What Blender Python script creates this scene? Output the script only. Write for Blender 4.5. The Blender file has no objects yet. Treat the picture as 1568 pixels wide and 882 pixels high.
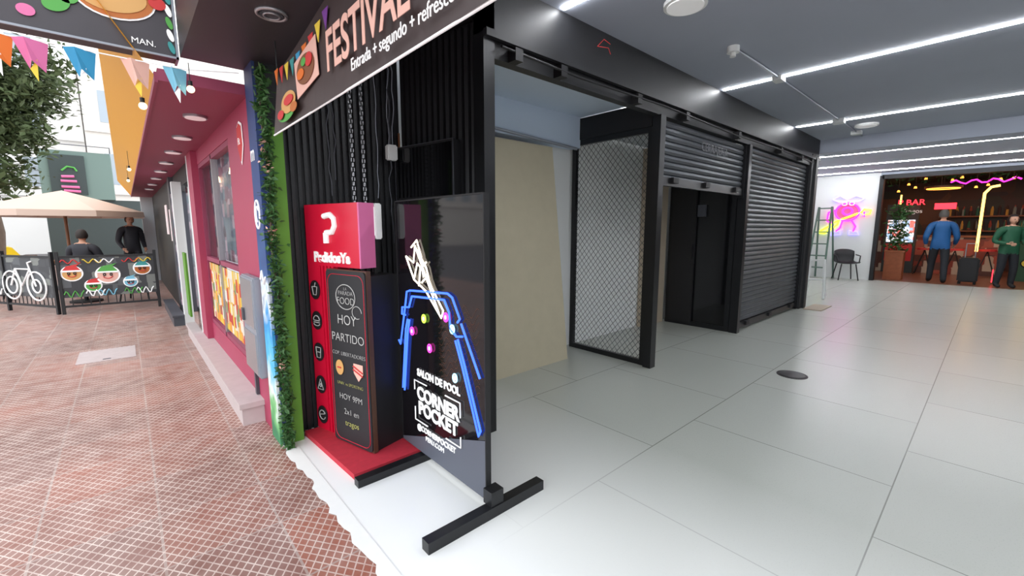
import bpy, bmesh, math, random
from mathutils import Vector, Matrix
random.seed(7)
R=math.radians
COL=bpy.context.scene.collection
# ------------------------------------------------------------------ materials
def mat(name,col,rough=.6,metal=0,emit=0,noise=0,nscale=20,bump=0,spec=.5,alpha=1,trans=0,ecol=None):
    m=bpy.data.materials.new(name); m.use_nodes=True
    nt=m.node_tree; b=nt.nodes['Principled BSDF']
    c=(*col,1)
    b.inputs['Base Color'].default_value=c
    b.inputs['Roughness'].default_value=rough
    b.inputs['Metallic'].default_value=metal
    b.inputs['Specular IOR Level'].default_value=spec
    if trans: b.inputs['Transmission Weight'].default_value=trans
    if alpha<1: b.inputs['Alpha'].default_value=alpha
    if emit:
        b.inputs['Emission Color'].default_value=(*(ecol or col),1)
        b.inputs['Emission Strength'].default_value=emit
    if noise or bump:
        tc=nt.nodes.new('ShaderNodeNewGeometry')
        n=nt.nodes.new('ShaderNodeTexNoise'); n.inputs['Scale'].default_value=nscale; n.inputs['Detail'].default_value=6
        nt.links.new(tc.outputs['Position'],n.inputs['Vector'])
        if noise:
            mx=nt.nodes.new('ShaderNodeMix'); mx.data_type='RGBA'
            mx.inputs['A'].default_value=(*[max(0,q*(1-noise)) for q in col],1)
            mx.inputs['B'].default_value=(*[min(1,q*(1+noise)) for q in col],1)
            nt.links.new(n.outputs['Fac'],mx.inputs['Factor'])
            nt.links.new(mx.outputs['Result'],b.inputs['Base Color'])
        if bump:
            bp=nt.nodes.new('ShaderNodeBump'); bp.inputs['Strength'].default_value=bump; bp.inputs['Distance'].default_value=.01
            nt.links.new(n.outputs['Fac'],bp.inputs['Height']); nt.links.new(bp.outputs['Normal'],b.inputs['Normal'])
    return m
def s(r,g,b):
    f=lambda c:(c/255/12.92) if c/255<=.04045 else ((c/255+.055)/1.055)**2.4
    return (f(r),f(g),f(b))
def N(nt,t,**k):
    n=nt.nodes.new(t)
    for a,v in k.items(): setattr(n,a,v)
    return n
def math_(nt,op,a,b=None,c=None,clamp=False):
    n=N(nt,'ShaderNodeMath',operation=op,use_clamp=clamp)
    for i,v in enumerate((a,b,c)):
        if v is None: continue
        if isinstance(v,(int,float)): n.inputs[i].default_value=v
        else: nt.links.new(v,n.inputs[i])
    return n.outputs[0]
def mixc(nt,f,a,b):
    n=N(nt,'ShaderNodeMix',data_type='RGBA')
    for k,v in (('Factor',f),('A',a),('B',b)):
        if isinstance(v,(int,float)): n.inputs[k].default_value=v
        elif isinstance(v,tuple): n.inputs[k].default_value=(*v,1)
        else: nt.links.new(v,n.inputs[k])
    return n.outputs['Result']

def mat_floor():
    m=mat('floor_tile',s(205,207,203),.27); nt=m.node_tree; b=nt.nodes['Principled BSDF']
    g=N(nt,'ShaderNodeNewGeometry')
    mp=N(nt,'ShaderNodeMapping'); mp.inputs['Location'].default_value=(-1.72,-1.25,0)
    nt.links.new(g.outputs['Position'],mp.inputs['Vector'])
    br=N(nt,'ShaderNodeTexBrick'); br.offset=.5
    br.inputs['Scale'].default_value=1; br.inputs['Brick Width'].default_value=1.07; br.inputs['Row Height'].default_value=1.03
    br.inputs['Mortar Size'].default_value=.0028; br.inputs['Mortar Smooth'].default_value=0; br.inputs['Bias'].default_value=0
    br.inputs['Color1'].default_value=(*s(186,190,182),1); br.inputs['Color2'].default_value=(*s(191,194,186),1); br.inputs['Mortar'].default_value=(*s(128,129,122),1)
    nt.links.new(mp.outputs[0],br.inputs['Vector'])
    n=N(nt,'ShaderNodeTexNoise'); n.inputs['Scale'].default_value=160; nt.links.new(g.outputs['Position'],n.inputs['Vector'])
    f=math_(nt,'MULTIPLY',math_(nt,'LESS_THAN',n.outputs['Fac'],.36),.25)
    c=mixc(nt,f,br.outputs['Color'],s(150,150,143))
    # daylight painted into the tile colour, whitest at the entrance, fading inwards
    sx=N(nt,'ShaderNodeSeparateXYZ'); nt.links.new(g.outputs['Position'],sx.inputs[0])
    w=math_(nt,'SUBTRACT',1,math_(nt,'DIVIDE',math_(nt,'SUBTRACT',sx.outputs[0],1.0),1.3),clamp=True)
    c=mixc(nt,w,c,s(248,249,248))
    nt.links.new(c,b.inputs['Base Color'])
    return m
def mat_pave():
    m=mat('pavement_tile',s(190,130,115),.36); nt=m.node_tree; b=nt.nodes['Principled BSDF']
    g=N(nt,'ShaderNodeNewGeometry')
    br=N(nt,'ShaderNodeTexBrick'); br.offset=0
    br.inputs['Scale'].default_value=1; br.inputs['Brick Width'].default_value=.4; br.inputs['Row Height'].default_value=.4
    br.inputs['Mortar Size'].default_value=.005; br.inputs['Mortar Smooth'].default_value=.1; br.inputs['Bias'].default_value=-.1
    br.inputs['Color1'].default_value=(*s(172,106,88),1); br.inputs['Color2'].default_value=(*s(140,108,102),1); br.inputs['Mortar'].default_value=(*s(190,172,165),1)
    nt.links.new(g.outputs['Position'],br.inputs['Vector'])
    sx=N(nt,'ShaderNodeSeparateXYZ'); nt.links.new(g.outputs['Position'],sx.inputs[0])
    a=math_(nt,'ADD',math_(nt,'MULTIPLY',sx.outputs[0],25.),math_(nt,'MULTIPLY',sx.outputs[1],17.5))
    c=math_(nt,'SUBTRACT',math_(nt,'MULTIPLY',sx.outputs[0],25.),math_(nt,'MULTIPLY',sx.outputs[1],17.5))
    fa=math_(nt,'FRACT',a); fc=math_(nt,'FRACT',c)
    da=math_(nt,'ABSOLUTE',math_(nt,'SUBTRACT',fa,.5)); dc=math_(nt,'ABSOLUTE',math_(nt,'SUBTRACT',fc,.5))
    gr=math_(nt,'GREATER_THAN',math_(nt,'MAXIMUM',da,dc),.42)
    n=N(nt,'ShaderNodeTexNoise'); n.inputs['Scale'].default_value=1.0; n.inputs['Detail'].default_value=7; nt.links.new(g.outputs['Position'],n.inputs['Vector'])
    n3=N(nt,'ShaderNodeTexNoise'); n3.inputs['Scale'].default_value=9; n3.inputs['Detail'].default_value=7; nt.links.new(g.outputs['Position'],n3.inputs['Vector'])
    base=mixc(nt,math_(nt,'MULTIPLY_ADD',n.outputs['Fac'],2.6,-.85,clamp=True),br.outputs['Color'],s(112,76,68))
    base=mixc(nt,math_(nt,'MULTIPLY_ADD',n3.outputs['Fac'],1.2,-.45,clamp=True),base,s(180,156,148))
    gm=math_(nt,'MULTIPLY',gr,math_(nt,'MULTIPLY_ADD',n3.outputs['Fac'],1.6,-.1,clamp=True))
    cc=mixc(nt,gm,base,s(220,202,194))  # pale grooves: specular glint put into the lattice colour
    nt.links.new(cc,b.inputs['Base Color'])
    bp=N(nt,'ShaderNodeBump'); bp.inputs['Strength'].default_value=.3; bp.inputs['Distance'].default_value=.003; bp.invert=True
    nt.links.new(gr,bp.inputs['Height']); nt.links.new(bp.outputs[0],b.inputs['Normal'])
    return m
def mat_poster(name,cols,scx=6,scy=4,emit=0,axis='YZ'):
    m=mat(name,cols[0],.5); nt=m.node_tree; b=nt.nodes['Principled BSDF']
    g=N(nt,'ShaderNodeNewGeometry'); sx=N(nt,'ShaderNodeSeparateXYZ'); nt.links.new(g.outputs['Position'],sx.inputs[0])
    cb=N(nt,'ShaderNodeCombineXYZ')
    nt.links.new(sx.outputs['XYZ'.index(axis[0])],cb.inputs[0]); nt.links.new(sx.outputs['XYZ'.index(axis[1])],cb.inputs[1])
    mp=N(nt,'ShaderNodeMapping'); mp.inputs['Scale'].default_value=(scx,scy,1); nt.links.new(cb.outputs[0],mp.inputs[0])
    v=N(nt,'ShaderNodeTexVoronoi',distance='CHEBYCHEV'); v.inputs['Scale'].default_value=1; v.inputs['Randomness'].default_value=.6
    nt.links.new(mp.outputs[0],v.inputs['Vector'])
    sc=N(nt,'ShaderNodeSeparateColor'); nt.links.new(v.outputs['Color'],sc.inputs[0])
    cr=N(nt,'ShaderNodeValToRGB'); cr.color_ramp.interpolation='CONSTANT'
    e=cr.color_ramp.elements
    while len(e)<len(cols): e.new(.5)
    for i,c in enumerate(cols): e[i].position=i/len(cols); e[i].color=(*c,1)
    nt.links.new(sc.outputs[0],cr.inputs[0]); nt.links.new(cr.outputs[0],b.inputs['Base Color'])
    if emit:
        nt.links.new(cr.outputs[0],b.inputs['Emission Color']); b.inputs['Emission Strength'].default_value=emit
    return m

M={}
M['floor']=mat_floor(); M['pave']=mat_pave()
M['black']=mat('black_metal',s(30,31,34),.35,.3,noise=.25,nscale=6)
M['black2']=mat('black_matte',s(24,24,27),.55)
M['slat']=mat('slat_black',s(38,39,42),.38)
M['blackgloss']=mat('black_gloss',s(14,14,17),.07)
M['beam']=mat('beam_black',s(34,35,38),.5,noise=.3,nscale=4)
M['ceil']=mat('ceiling_paint',s(170,176,190),.75,noise=.04,nscale=2)
M['ceildark']=mat('dark_ceiling',s(58,54,58),.5)
M['white']=mat('white_paint',s(228,230,229),.7,noise=.02,nscale=3)
M['bluewhite']=mat('bluish_paint',s(205,220,238),.6)
M['wallgrey']=mat('wall_grey',s(190,194,198),.7)
M['ply']=mat('plywood',s(190,181,156),.7,noise=.08,nscale=9)
M['beige']=mat('beige_wall',s(180,165,145),.7,noise=.1,nscale=5)
M['shut']=mat('shutter_steel',s(92,96,102),.4,.5,noise=.3,nscale=5)
M['wire']=mat('mesh_wire',s(60,62,66),.4,.5)
M['led']=mat('led_white',(1,1,1),emit=52,ecol=(.97,.98,1))
M['mag']=mat('magenta_paint',s(170,58,90),.5,noise=.06,nscale=4)
M['magsof']=mat('magenta_soffit',s(150,62,90),.55)
M['yel']=mat('yellow_panel',s(225,160,40),.5)
M['green']=mat('green_paint',s(95,150,45),.6,noise=.12,nscale=8)
M['red']=mat('red_laminate',s(214,20,56),.3)
M['redmat']=mat('red_carpet',s(190,42,60),.8,noise=.2,nscale=30)
M['chalk']=mat('chalkboard',s(36,36,40),.6,noise=.3,nscale=7)
M['chalkink']=mat('chalk_white',s(190,190,188),.9)
M['chalkgreen']=mat('chalk_yellow',s(190,190,110),.9)
M['paper']=mat('white_ink',s(245,245,245),.5,emit=.15)
M['grey']=mat('grey_metal',s(150,155,165),.45,.2)
M['greyd']=mat('grey_dark',s(72,74,82),.4)
M['alu']=mat('aluminium',s(175,175,180),.35,.7)
M['step']=mat('step_stone',s(195,182,182),.6,noise=.1,nscale=14)
M['glass']=mat('shop_glass',s(120,130,140),.03,alpha=.12)
M['panelprint']=mat('sign_panel_black',s(20,18,22),.06,noise=.3,nscale=3)
M['nblue']=mat('neon_blue',s(30,70,255),emit=1.8,ecol=(.05,.15,1))
M['nwhite']=mat('neon_cream',s(255,244,220),emit=1.8,ecol=(1,.88,.7))
M['npink']=mat('neon_pink',s(255,40,190),emit=1.6,ecol=(1,.06,.55))
M['npink2']=mat('neon_magenta_wall',s(255,40,190),emit=2.2,ecol=(1,.03,.5))
M['ngreen']=mat('neon_green',s(200,255,60),emit=1.4,ecol=(.5,1,.08))
M['nlime']=mat('neon_lime_wall',s(220,255,60),emit=2,ecol=(.75,1,.03))
M['ncyan']=mat('neon_cyan',s(150,220,255),emit=1.4,ecol=(.4,.8,1))
M['norange']=mat('neon_orange',s(255,140,30),emit=3,ecol=(1,.35,.05))
M['nred']=mat('neon_red',s(255,30,30),emit=2.5,ecol=(1,.03,.05))
M['nyel']=mat('neon_yellow',s(255,230,90),emit=3.5,ecol=(1,.55,.12))
M['lampw']=mat('lamp_warm',s(255,220,170),emit=3,ecol=(1,.75,.45))
M['lampoff']=mat('lamp_white',s(225,205,205),.4,emit=.35)
M['leaf']=mat('leaf_green',s(60,100,50),.6,noise=.4,nscale=12)
M['leaf2']=mat('tree_leaf',s(72,86,50),.7,noise=.4,nscale=4)
M['bark']=mat('bark',s(95,80,68),.9,noise=.3,nscale=12,bump=.5)
M['wood']=mat('wood_brown',s(130,80,45),.5,noise=.25,nscale=10)
M['wood2']=mat('dark_frame_wood',s(84,58,44),.5,noise=.25,nscale=10)
M['canvas']=mat('umbrella_canvas',s(205,180,165),.8)
M['build']=mat('building_white',s(238,236,234),.8,noise=.02,nscale=1)
M['build2']=mat('building_cream',s(222,215,208),.8)
M['bwin']=mat('building_window',s(160,170,180),.2)
M['teal']=mat('teal_wall',s(110,130,124),.7)
M['tealdk']=mat('dark_green_sign',s(56,66,66),.5)
M['asph']=mat('asphalt',s(120,118,120),.85,noise=.15,nscale=10)
M['taxi']=mat('taxi_yellow',s(225,190,30),.3)
M['tire']=mat('rubber',s(20,20,20),.8)
M['banner']=mat('banner_vinyl',s(66,54,54),.45,noise=.2,nscale=4)
M['signdark']=mat('sign_board',s(66,62,68),.5,noise=.15,nscale=6)
M['skin']=mat('skin',s(200,150,125),.55)
M['hairg']=mat('hair_grey',s(90,85,82),.8)
M['hairb']=mat('hair_dark',s(40,30,26),.7)
M['jblue']=mat('jacket_blue',s(22,84,140),.6,noise=.15,nscale=9)
M['jgreen']=mat('jacket_green',s(25,85,58),.6,noise=.15,nscale=9)
M['jdark']=mat('coat_dark',s(45,45,52),.7,noise=.15,nscale=9)
M['pants']=mat('trousers_dark',s(30,32,38),.8,noise=.15,nscale=9)
M['shoe']=mat('shoe_dark',s(30,28,28),.5)
M['eye']=mat('eye_dark',s(25,20,20),.3)
for n,c in dict(orange=(225,115,40),pink=(220,115,165),blue=(55,150,195),peach=(235,185,170),sky=(125,190,215),redc=(205,55,55),bun=(215,165,100),bunedge=(190,110,50),greenc=(85,165,75),teal2=(60,150,150),purp=(120,60,150),yellow=(235,205,70),navy=(40,60,120),brown=(130,80,50)).items():
    M[n]=mat('paint_'+n,s(*c),.6)
M['poster']=mat_poster('menu_poster',[s(225,190,60),s(190,50,40),s(225,220,205),s(210,190,150),s(225,150,50),s(120,140,90)],15,10)
M['shopin']=mat_poster('shop_goods',[s(70,80,100),s(150,130,140),s(90,110,120),s(180,160,170),s(60,50,60),s(120,70,90)],9,9,emit=.12)
M['bottles']=mat_poster('bottle_row',[s(130,50,36),s(36,80,60),s(170,120,50),s(50,28,24),s(110,110,100)],9,3,emit=.12)

# ------------------------------------------------------------------ helpers
def obj(name,me,parent=None,ms=()):
    o=bpy.data.objects.new(name,me); COL.objects.link(o)
    for q in ms: me.materials.append(q)
    if parent: o.parent=parent
    return o
def group(name,loc=(0,0,0),rz=0):
    e=bpy.data.objects.new(name,None); e.location=loc; e.rotation_euler=(0,0,rz); e.empty_display_size=.1
    COL.objects.link(e); return e
FA=R(-90)
def add_box(bm,x0,x1,y0,y1,z0,z1,mi=0,mtx=None):
    vs=[bm.verts.new(Vector(p)) for p in ((x0,y0,z0),(x1,y0,z0),(x1,y1,z0),(x0,y1,z0),(x0,y0,z1),(x1,y0,z1),(x1,y1,z1),(x0,y1,z1))]
    if mtx:
        for v in vs: v.co=mtx@v.co
    for f in ((0,3,2,1),(4,5,6,7),(0,1,5,4),(1,2,6,5),(2,3,7,6),(3,0,4,7)):
        fc=bm.faces.new([vs[i] for i in f]); fc.material_index=mi
def fin(bm,name,parent,ms,smooth=False):
    me=bpy.data.meshes.new(name); bm.to_mesh(me); bm.free()
    o=obj(name,me,parent,ms)
    if smooth:
        for p in me.polygons: p.use_smooth=True
    return o
def box(name,x0,x1,y0,y1,z0,z1,m,parent=None,bev=0):
    bm=bmesh.new(); add_box(bm,min(x0,x1),max(x0,x1),min(y0,y1),max(y0,y1),z0,z1)
    if bev: bmesh.ops.bevel(bm,geom=bm.edges[:],offset=bev,segments=2,affect='EDGES')
    return fin(bm,name,parent,[m])
def boxes(name,lst,ms,parent=None):
    bm=bmesh.new()
    for b in lst: add_box(bm,*b[:6],mi=(b[6] if len(b)>6 else 0))
    return fin(bm,name,parent,ms if isinstance(ms,list) else [ms])
def quad(name,pts,m,parent=None):
    bm=bmesh.new(); bm.faces.new([bm.verts.new(p) for p in pts]); return fin(bm,name,parent,[m])
def tomesh(o,name,parent,m):
    bpy.context.view_layer.update()
    dg=bpy.context.evaluated_depsgraph_get()
    me=bpy.data.meshes.new_from_object(o.evaluated_get(dg)); me.materials.clear()
    mw=o.matrix_basis.copy(); bpy.data.objects.remove(o)
    me.transform(mw); n=obj(name,me,parent,[m]); return n
def tube(name,paths,r,m,parent=None,cyc=False,res=2,smooth=False):
    cu=bpy.data.curves.new(name,'CURVE'); cu.dimensions='3D'; cu.bevel_depth=r; cu.bevel_resolution=res; cu.use_fill_caps=True
    if not isinstance(paths[0][0],(tuple,list,Vector)): paths=[paths]
    for p in paths:
        sp=cu.splines.new('POLY'); sp.points.add(len(p)-1)
        for i,q in enumerate(p): sp.points[i].co=(*q,1)
        sp.use_cyclic_u=cyc
    o=bpy.data.objects.new(name+'_c',cu); COL.objects.link(o)
    return tomesh(o,name,parent,m)
def text(name,t,size,loc,m,parent=None,rz=0,ext=.001,tilt=0,align='CENTER',sx=1,off=0):
    cu=bpy.data.curves.new(name,'FONT'); cu.body=t; cu.size=size; cu.extrude=ext; cu.align_x=align; cu.align_y='CENTER'; cu.offset=off
    o=bpy.data.objects.new(name+'_c',cu); COL.objects.link(o)
    o.matrix_basis=Matrix.Translation(loc)@Matrix.Rotation(rz,4,'Z')@Matrix.Rotation(R(90),4,'X')@Matrix.Rotation(tilt,4,'Z')@Matrix.Diagonal((sx,1,1,1))
    return tomesh(o,name,parent,m)
def arc(cx,cz,rx,rz,a0=0,a1=360,n=28,y=0):
    return [(cx+rx*math.cos(R(a0+(a1-a0)*i/n)),y,cz+rz*math.sin(R(a0+(a1-a0)*i/n))) for i in range(n+(0 if a1-a0==360 else 1))]
def disc(name,pts,m,parent,th=.003):
    """flat polygon in local XZ plane, extruded along y"""
    bm=bmesh.new(); f=bm.faces.new([bm.verts.new(p) for p in pts])
    r=bmesh.ops.extrude_face_region(bm,geom=[f]); 
    for v in r['geom']:
        if isinstance(v,bmesh.types.BMVert): v.co.y-=th
    bmesh.ops.recalc_face_normals(bm,faces=bm.faces[:])
    return fin(bm,name,parent,[m])
def cyl(name,c,r,h,m,parent=None,r2=None,seg=32,smooth=True):
    bm=bmesh.new(); bmesh.ops.create_cone(bm,cap_ends=True,segments=seg,radius1=r,radius2=r if r2 is None else r2,depth=h,matrix=Matrix.Translation((c[0],c[1],c[2]+h/2)))
    o=fin(bm,name,parent,[m]); return o
def leaves(name,pts,size,m,parent=None,ms=None):
    bm=bmesh.new()
    for p in pts:
        q=Matrix.Translation(p)@Matrix.Rotation(random.uniform(0,6.28),4,'Z')@Matrix.Rotation(random.uniform(-1.3,1.3),4,'X')@Matrix.Rotation(random.uniform(0,6.28),4,'Z')
        l=size*random.uniform(.6,1.3)
        vs=[bm.verts.new(q@Vector(v)) for v in ((-l,0,0),(-l*.2,-l*.42,.1*l),(l,0,0),(-l*.2,l*.42,.1*l))]
        f=bm.faces.new(vs)
    return fin(bm,name,parent,[m])

# ------------------------------------------------------------------ ground & shell
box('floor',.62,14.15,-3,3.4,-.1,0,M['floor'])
box('pavement_floor',-4,.62,-6,26,-.12,0,M['pave'])
box('pavement_floor_far',.62,1.6,3.4,26,-.12,0,M['pave'])
box('street_ground',-40,-4,-10,70,-.2,-.1,M['asph'])
box('street_ground_far',-4,20,26,70,-.2,-.05,M['asph'])
y=2.74
edge=[]
while y>-2:
    edge.append((.60+random.uniform(-.022,.012),y)); y-=random.uniform(.03,.08)
bm=bmesh.new(); top=[bm.verts.new((x,yy,.004)) for x,yy in edge]; bot=[bm.verts.new((.66,yy,.004)) for x,yy in edge]
for i in range(len(top)-1): bm.faces.new((top[i+1],bot[i+1],bot[i],top[i]))
fin(bm,'cement_edge_trim',None,[mat('cement_white',s(243,243,241),.6,noise=.03,nscale=20)])

box('ceiling',.8,8.9,-3,2.9,2.7,2.8,M['ceil'])
box('ceiling_rear',8.9,14.2,-3,3.5,2.66,2.8,M['ceil'])
box('trim_ceiling_beam',8.5,8.95,-3,2.05,2.5,2.7,M['ceil'])
box('wall_right',.8,14.2,-3.1,-3,0,2.8,M['wallgrey'])
g=group('unseen_floor_darkener'); boxes('dark_gloss_slab',[(6,13.9,-3,-2.96,0,2.4)],M['blackgloss'],g); boxes('dark_uprights',[(6+i*1.3,6.06+i*1.3,-2.97,-2.92,0,2.45) for i in range(7)],M['black'],g)  # added out of view to darken the floor's reflection
# rear wall with doorway
box('wall_rear',14,14.12,2.03,3.5,0,2.8,M['white'])
box('wall_rear_header',14,14.12,-3,2.03,2.58,2.8,M['ceil'])
box('wall_rear_side',8.5,14,3.4,3.5,0,2.8,M['white'])
boxes('trim_doorway',[(13.95,14.15,1.96,2.04,0,2.58),(13.95,14.15,-3,2.0,2.5,2.6)],M['black2'])
# bay walls
box('wall_back',1.5,8.45,3.1,3.2,0,2.7,M['white'])
box('wall_bay_beige',5.0,5.55,3.02,3.09,0,2.3,M['beige'])
box('ceiling_bay',1.7,3.58,2.12,3.08,2.42,2.46,M['bluewhite'])
box('ceiling_bay_middle',3.62,5.6,2.14,3.08,2.32,2.36,M['wallgrey'])
box('wall_bay_upper',1.7,3.58,2.95,3.09,2.12,2.42,M['bluewhite'])
boxes('column_end',[(8.08,8.45,2.02,3.09,0,2.45),(8.2,8.3,1.99,2.03,0,2.4)],M['beam'])
boxes('trim_beam_black',[(1.6,8.45,2.03,2.12,2.40,2.7),(1.6,8.45,2.0,2.03,2.37,2.41),(1.68,8.2,2.05,2.12,2.28,2.38)],M['beam'])
g=group('beam_hardware')
boxes('brackets',[(x,x+.06,1.98,2.05,2.28,2.35) for x in (1.8,2.2,3.1,3.9,5.1,6.5,7.4)],M['black2'],g)
tube('cable',[(1.7,1.99,2.33),(2.4,1.985,2.31),(3.5,1.985,2.33),(5,1.985,2.30),(6.6,1.985,2.32),(8,1.985,2.3)],.008,M['black2'],g)
tube('cut_wires',[[(2.62,2.02,2.58),(2.64,1.98,2.62),(2.7,1.97,2.6)],[(2.62,2.02,2.58),(2.68,1.97,2.57),(2.72,1.98,2.54)]],.0025,M['redc'],g)
box('post_corner',1.60,1.68,2.03,2.13,0,2.6,M['black'])
box('post_bay',3.545,3.63,2.03,2.11,0,2.28,M['black'])
box('post_bay',5.57,5.65,2.03,2.13,0,2.28,M['black'])
for i,(x,w) in enumerate([(2.23,.022),(4.68,.022),(7.1,.022)]):
    box('led_ceiling_strip',x-w/2,x+w/2,-2.6,2.0,2.69,2.7,M['led'])
for x in (10.1,11.9,13.4):
    box('led_ceiling_strip',x,x+.024,-2.6,3.3,2.65,2.66,M['led'])
g=group('ceiling_conduit')
tube('pipe',[(3.66,1.51,2.675),(3.75,1.5,2.685),(4.2,1.49,2.685),(8.45,1.5,2.685)],.009,M['grey'],g)
boxes('boxes',[(4.62,4.74,1.46,1.54,2.66,2.7),(6.95,7.05,1.44,1.56,2.64,2.7),(8.0,8.1,1.44,1.56,2.65,2.7)],M['white'],g)
g=group('smoke_detector')
cyl('base',(3.66,1.51,2.655),.045,.045,M['white'],g); cyl('sensor',(3.66,1.51,2.625),.022,.03,M['white'],g,.018)
for x,y in ((2.74,1.44),(7.63,1.32)):
    g=group('ceiling_disc_lamp'); cyl('rim',(x,y,2.675),.13,.025,M['white'],g); cyl('diffuser',(x,y,2.668),.11,.008,M['paper'],g)

# ------------------------------------------------------------------ bay 1 contents
g=group('plywood_board')
bm=bmesh.new(); th=.018
P=[(1.85,2.75,0),(3.21,2.75,0),(3.13,2.92,2.07),(1.85,2.92,2.07)]
v1=[bm.verts.new(p) for p in P]; v2=[bm.verts.new((p[0],p[1]+th,p[2])) for p in P]
bm.faces.new(v1); bm.faces.new(v2[::-1])
for i in range(4): bm.faces.new((v1[i],v2[i],v2[(i+1)%4],v1[(i+1)%4]))
bmesh.ops.recalc_face_normals(bm,faces=bm.faces[:])
fin(bm,'board',g,[M['ply']])
tube('wall_duct_pipe',[(1.75,2.93,2.3),(2.3,2.93,2.3),(2.35,2.93,2.15),(3.5,2.93,2.1)],.015,M['grey'])

def frame_yz(name,x,y0,y1,z0,z1,t,m,parent,xt=.04,mids=()):
    l=[(x-xt/2,x+xt/2,y0,y0+t,z0,z1),(x-xt/2,x+xt/2,y1-t,y1,z0,z1),(x-xt/2,x+xt/2,y0+t,y1-t,z0,z0+t),(x-xt/2,x+xt/2,y0+t,y1-t,z1-t,z1)]
    for z in mids: l.append((x-xt/2,x+xt/2,y0+t,y1-t,z-t/2,z+t/2))
    return boxes(name,l,m,parent)
g=group('mesh_gate')
frame_yz('frame',3.6,2.12,3.05,.0,2.2,.05,M['black'],g)
bm=bmesh.new()
y0,y1,z0,z1=2.17,3.0,.05,2.15
def wire(bm,a,b,r=.0024):
    a=Vector(a);b=Vector(b);d=(b-a);L=d.length
    if L<.01:return
    q=d.to_track_quat('Z','Y').to_matrix().to_4x4()
    bmesh.ops.create_cone(bm,cap_ends=False,segments=4,radius1=r,radius2=r,depth=L,matrix=Matrix.Translation((a+b)/2)@q)
k=1.15; sp=.068
for sgn in (1,-1):
    c=-3.
    while c<5:
        pts=[]
        for yy in (y0,y1):
            z=z0+c+sgn*k*(yy-y0)
            if z0<=z<=z1: pts.append((3.6+sgn*.002,yy,z))
        for zz in (z0,z1):
            yy=y0+(zz-z0-c)/(sgn*k)
            if y0<yy<y1: pts.append((3.6+sgn*.002,yy,zz))
        if len(pts)>=2: wire(bm,pts[0],pts[1])
        c+=sp
fin(bm,'wire_mesh',g,[M['wire']])
boxes('upper_fascia',[(3.57,3.61,2.13,3.08,2.2,2.41)],M['black2'],g)

# ------------------------------------------------------------------ shutters
def shutter(name,x0,x1,z0,z1,y=2.1,pitch=.06):
    g=group(name)
    bm=bmesh.new(); prof=[]
    z=z1
    while z>z0+.001:
        for dz,dy in ((0,0),(.12,-.012),(.5,-.018),(.85,-.010),(.93,.004)):
            zz=z-dz*pitch
            if zz>=z0: prof.append((y+dy,zz))
        z-=pitch
    A=[bm.verts.new((x0,a,b)) for a,b in prof]; B=[bm.verts.new((x1,a,b)) for a,b in prof]
    for i in range(len(prof)-1): bm.faces.new((A[i],A[i+1],B[i+1],B[i]))
    fin(bm,'curtain',g,[M['shut']])
    boxes('bottom_bar',[(x0,x1,y-.03,y+.01,z0-.03,z0+.05)],M['black'],g)
    boxes('locks',[(x0+(x1-x0)*f,x0+(x1-x0)*f+.1,y-.06,y-.03,z0+.0,z0+.05) for f in (.1,.45,.85)],M['black2'],g)
    boxes('guides',[(x0-.0,x0+.03,y-.045,y+.03,max(0,z0-.06),z1),(x1-.03,x1+.0,y-.045,y+.03,max(0,z0-.06),z1)],M['black'],g)
    return g
g=shutter('roller_shutter',3.64,5.56,1.72,2.27)
text('faded_lettering','CERRAJERIA',.12,(4.75,2.075,2.12),M['greyd'],g,ext=.0005)
shutter('roller_shutter',5.66,8.07,.06,2.27)
g=group('partition_black_glass')
frame_yz('frame',5.6,2.14,3.0,0,2.28,.06,M['black'],g,mids=(1.9,))
box('panel',5.59,5.61,2.2,2.95,.05,1.9,M['blackgloss'],g)
boxes('door_leaf',[(5.55,5.58,2.62,2.95,.05,1.85),(5.53,5.55,2.64,2.66,.9,1.1)],M['black2'],g)
boxes('switch_box',[(5.54,5.58,2.5,2.6,1.45,1.6)],M['greyd'],g)
g=group('floor_drain_cover')
cyl('ring',(4.34,1.09,.0),.12,.004,M['black2'],g); cyl('grate',(4.34,1.09,.004),.10,.003,M['black'],g)
boxes('door_mat',[(8.1,8.75,1.72,1.97,0,.012)],M['beige'])

# ------------------------------------------------------------------ slatted walls
def slats(name,L,H,loc,rz,sp=.05,w=.026,base=.0):
    g=group(name,loc,rz)
    l=[(0,L,.02,.08,0,H)]
    x=.01
    while x+w<L: l.append((x,x+w,-.004,.02,.0,H-.02)); x+=sp
    boxes('slats',l,M['slat'],g); return g
slats('wall_slatted_left',.78,2.69,(.72,2.85,0),0,.04,.02)
bl=math.hypot(.13,.72)
slats('wall_slatted_right',bl,2.50,(1.49,2.82,0),math.atan2(-.72,.13),.055,.03)
g=group('slat_wall_header',(1.49,2.82,0),math.atan2(-.72,.13))
box('fascia',-.02,bl,-.05,.06,2.5,2.7,M['beam'],g)
box('ceiling_entry',.3,.8,-3,2.95,2.19,2.8,M['ceildark'])
g=group('recessed_downlight')
tube('rim',[(p[0],p[2],2.186) for p in arc(.54,2.11,.055,.055)],.008,M['alu'],g,cyc=True)
cyl('lens',(.54,2.11,2.180),.045,.008,M['greyd'],g)
tube('inner_ring',[(p[0],p[2],2.178) for p in arc(.54,2.11,.03,.03)],.004,M['alu'],g,cyc=True)
g=group('wall_monitor',(1.49,2.82,0),math.atan2(-.72,.13))
box('bezel',.02,.58,-.07,-.005,1.49,1.84,M['black2'],g,.006); box('screen',.035,.565,-.074,-.07,1.505,1.825,M['blackgloss'],g)
tube('bezel_edge',[(.02,-.073,1.49),(.58,-.073,1.49),(.58,-.073,1.84),(.02,-.073,1.84)],.003,M['greyd'],g,cyc=True)
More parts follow.
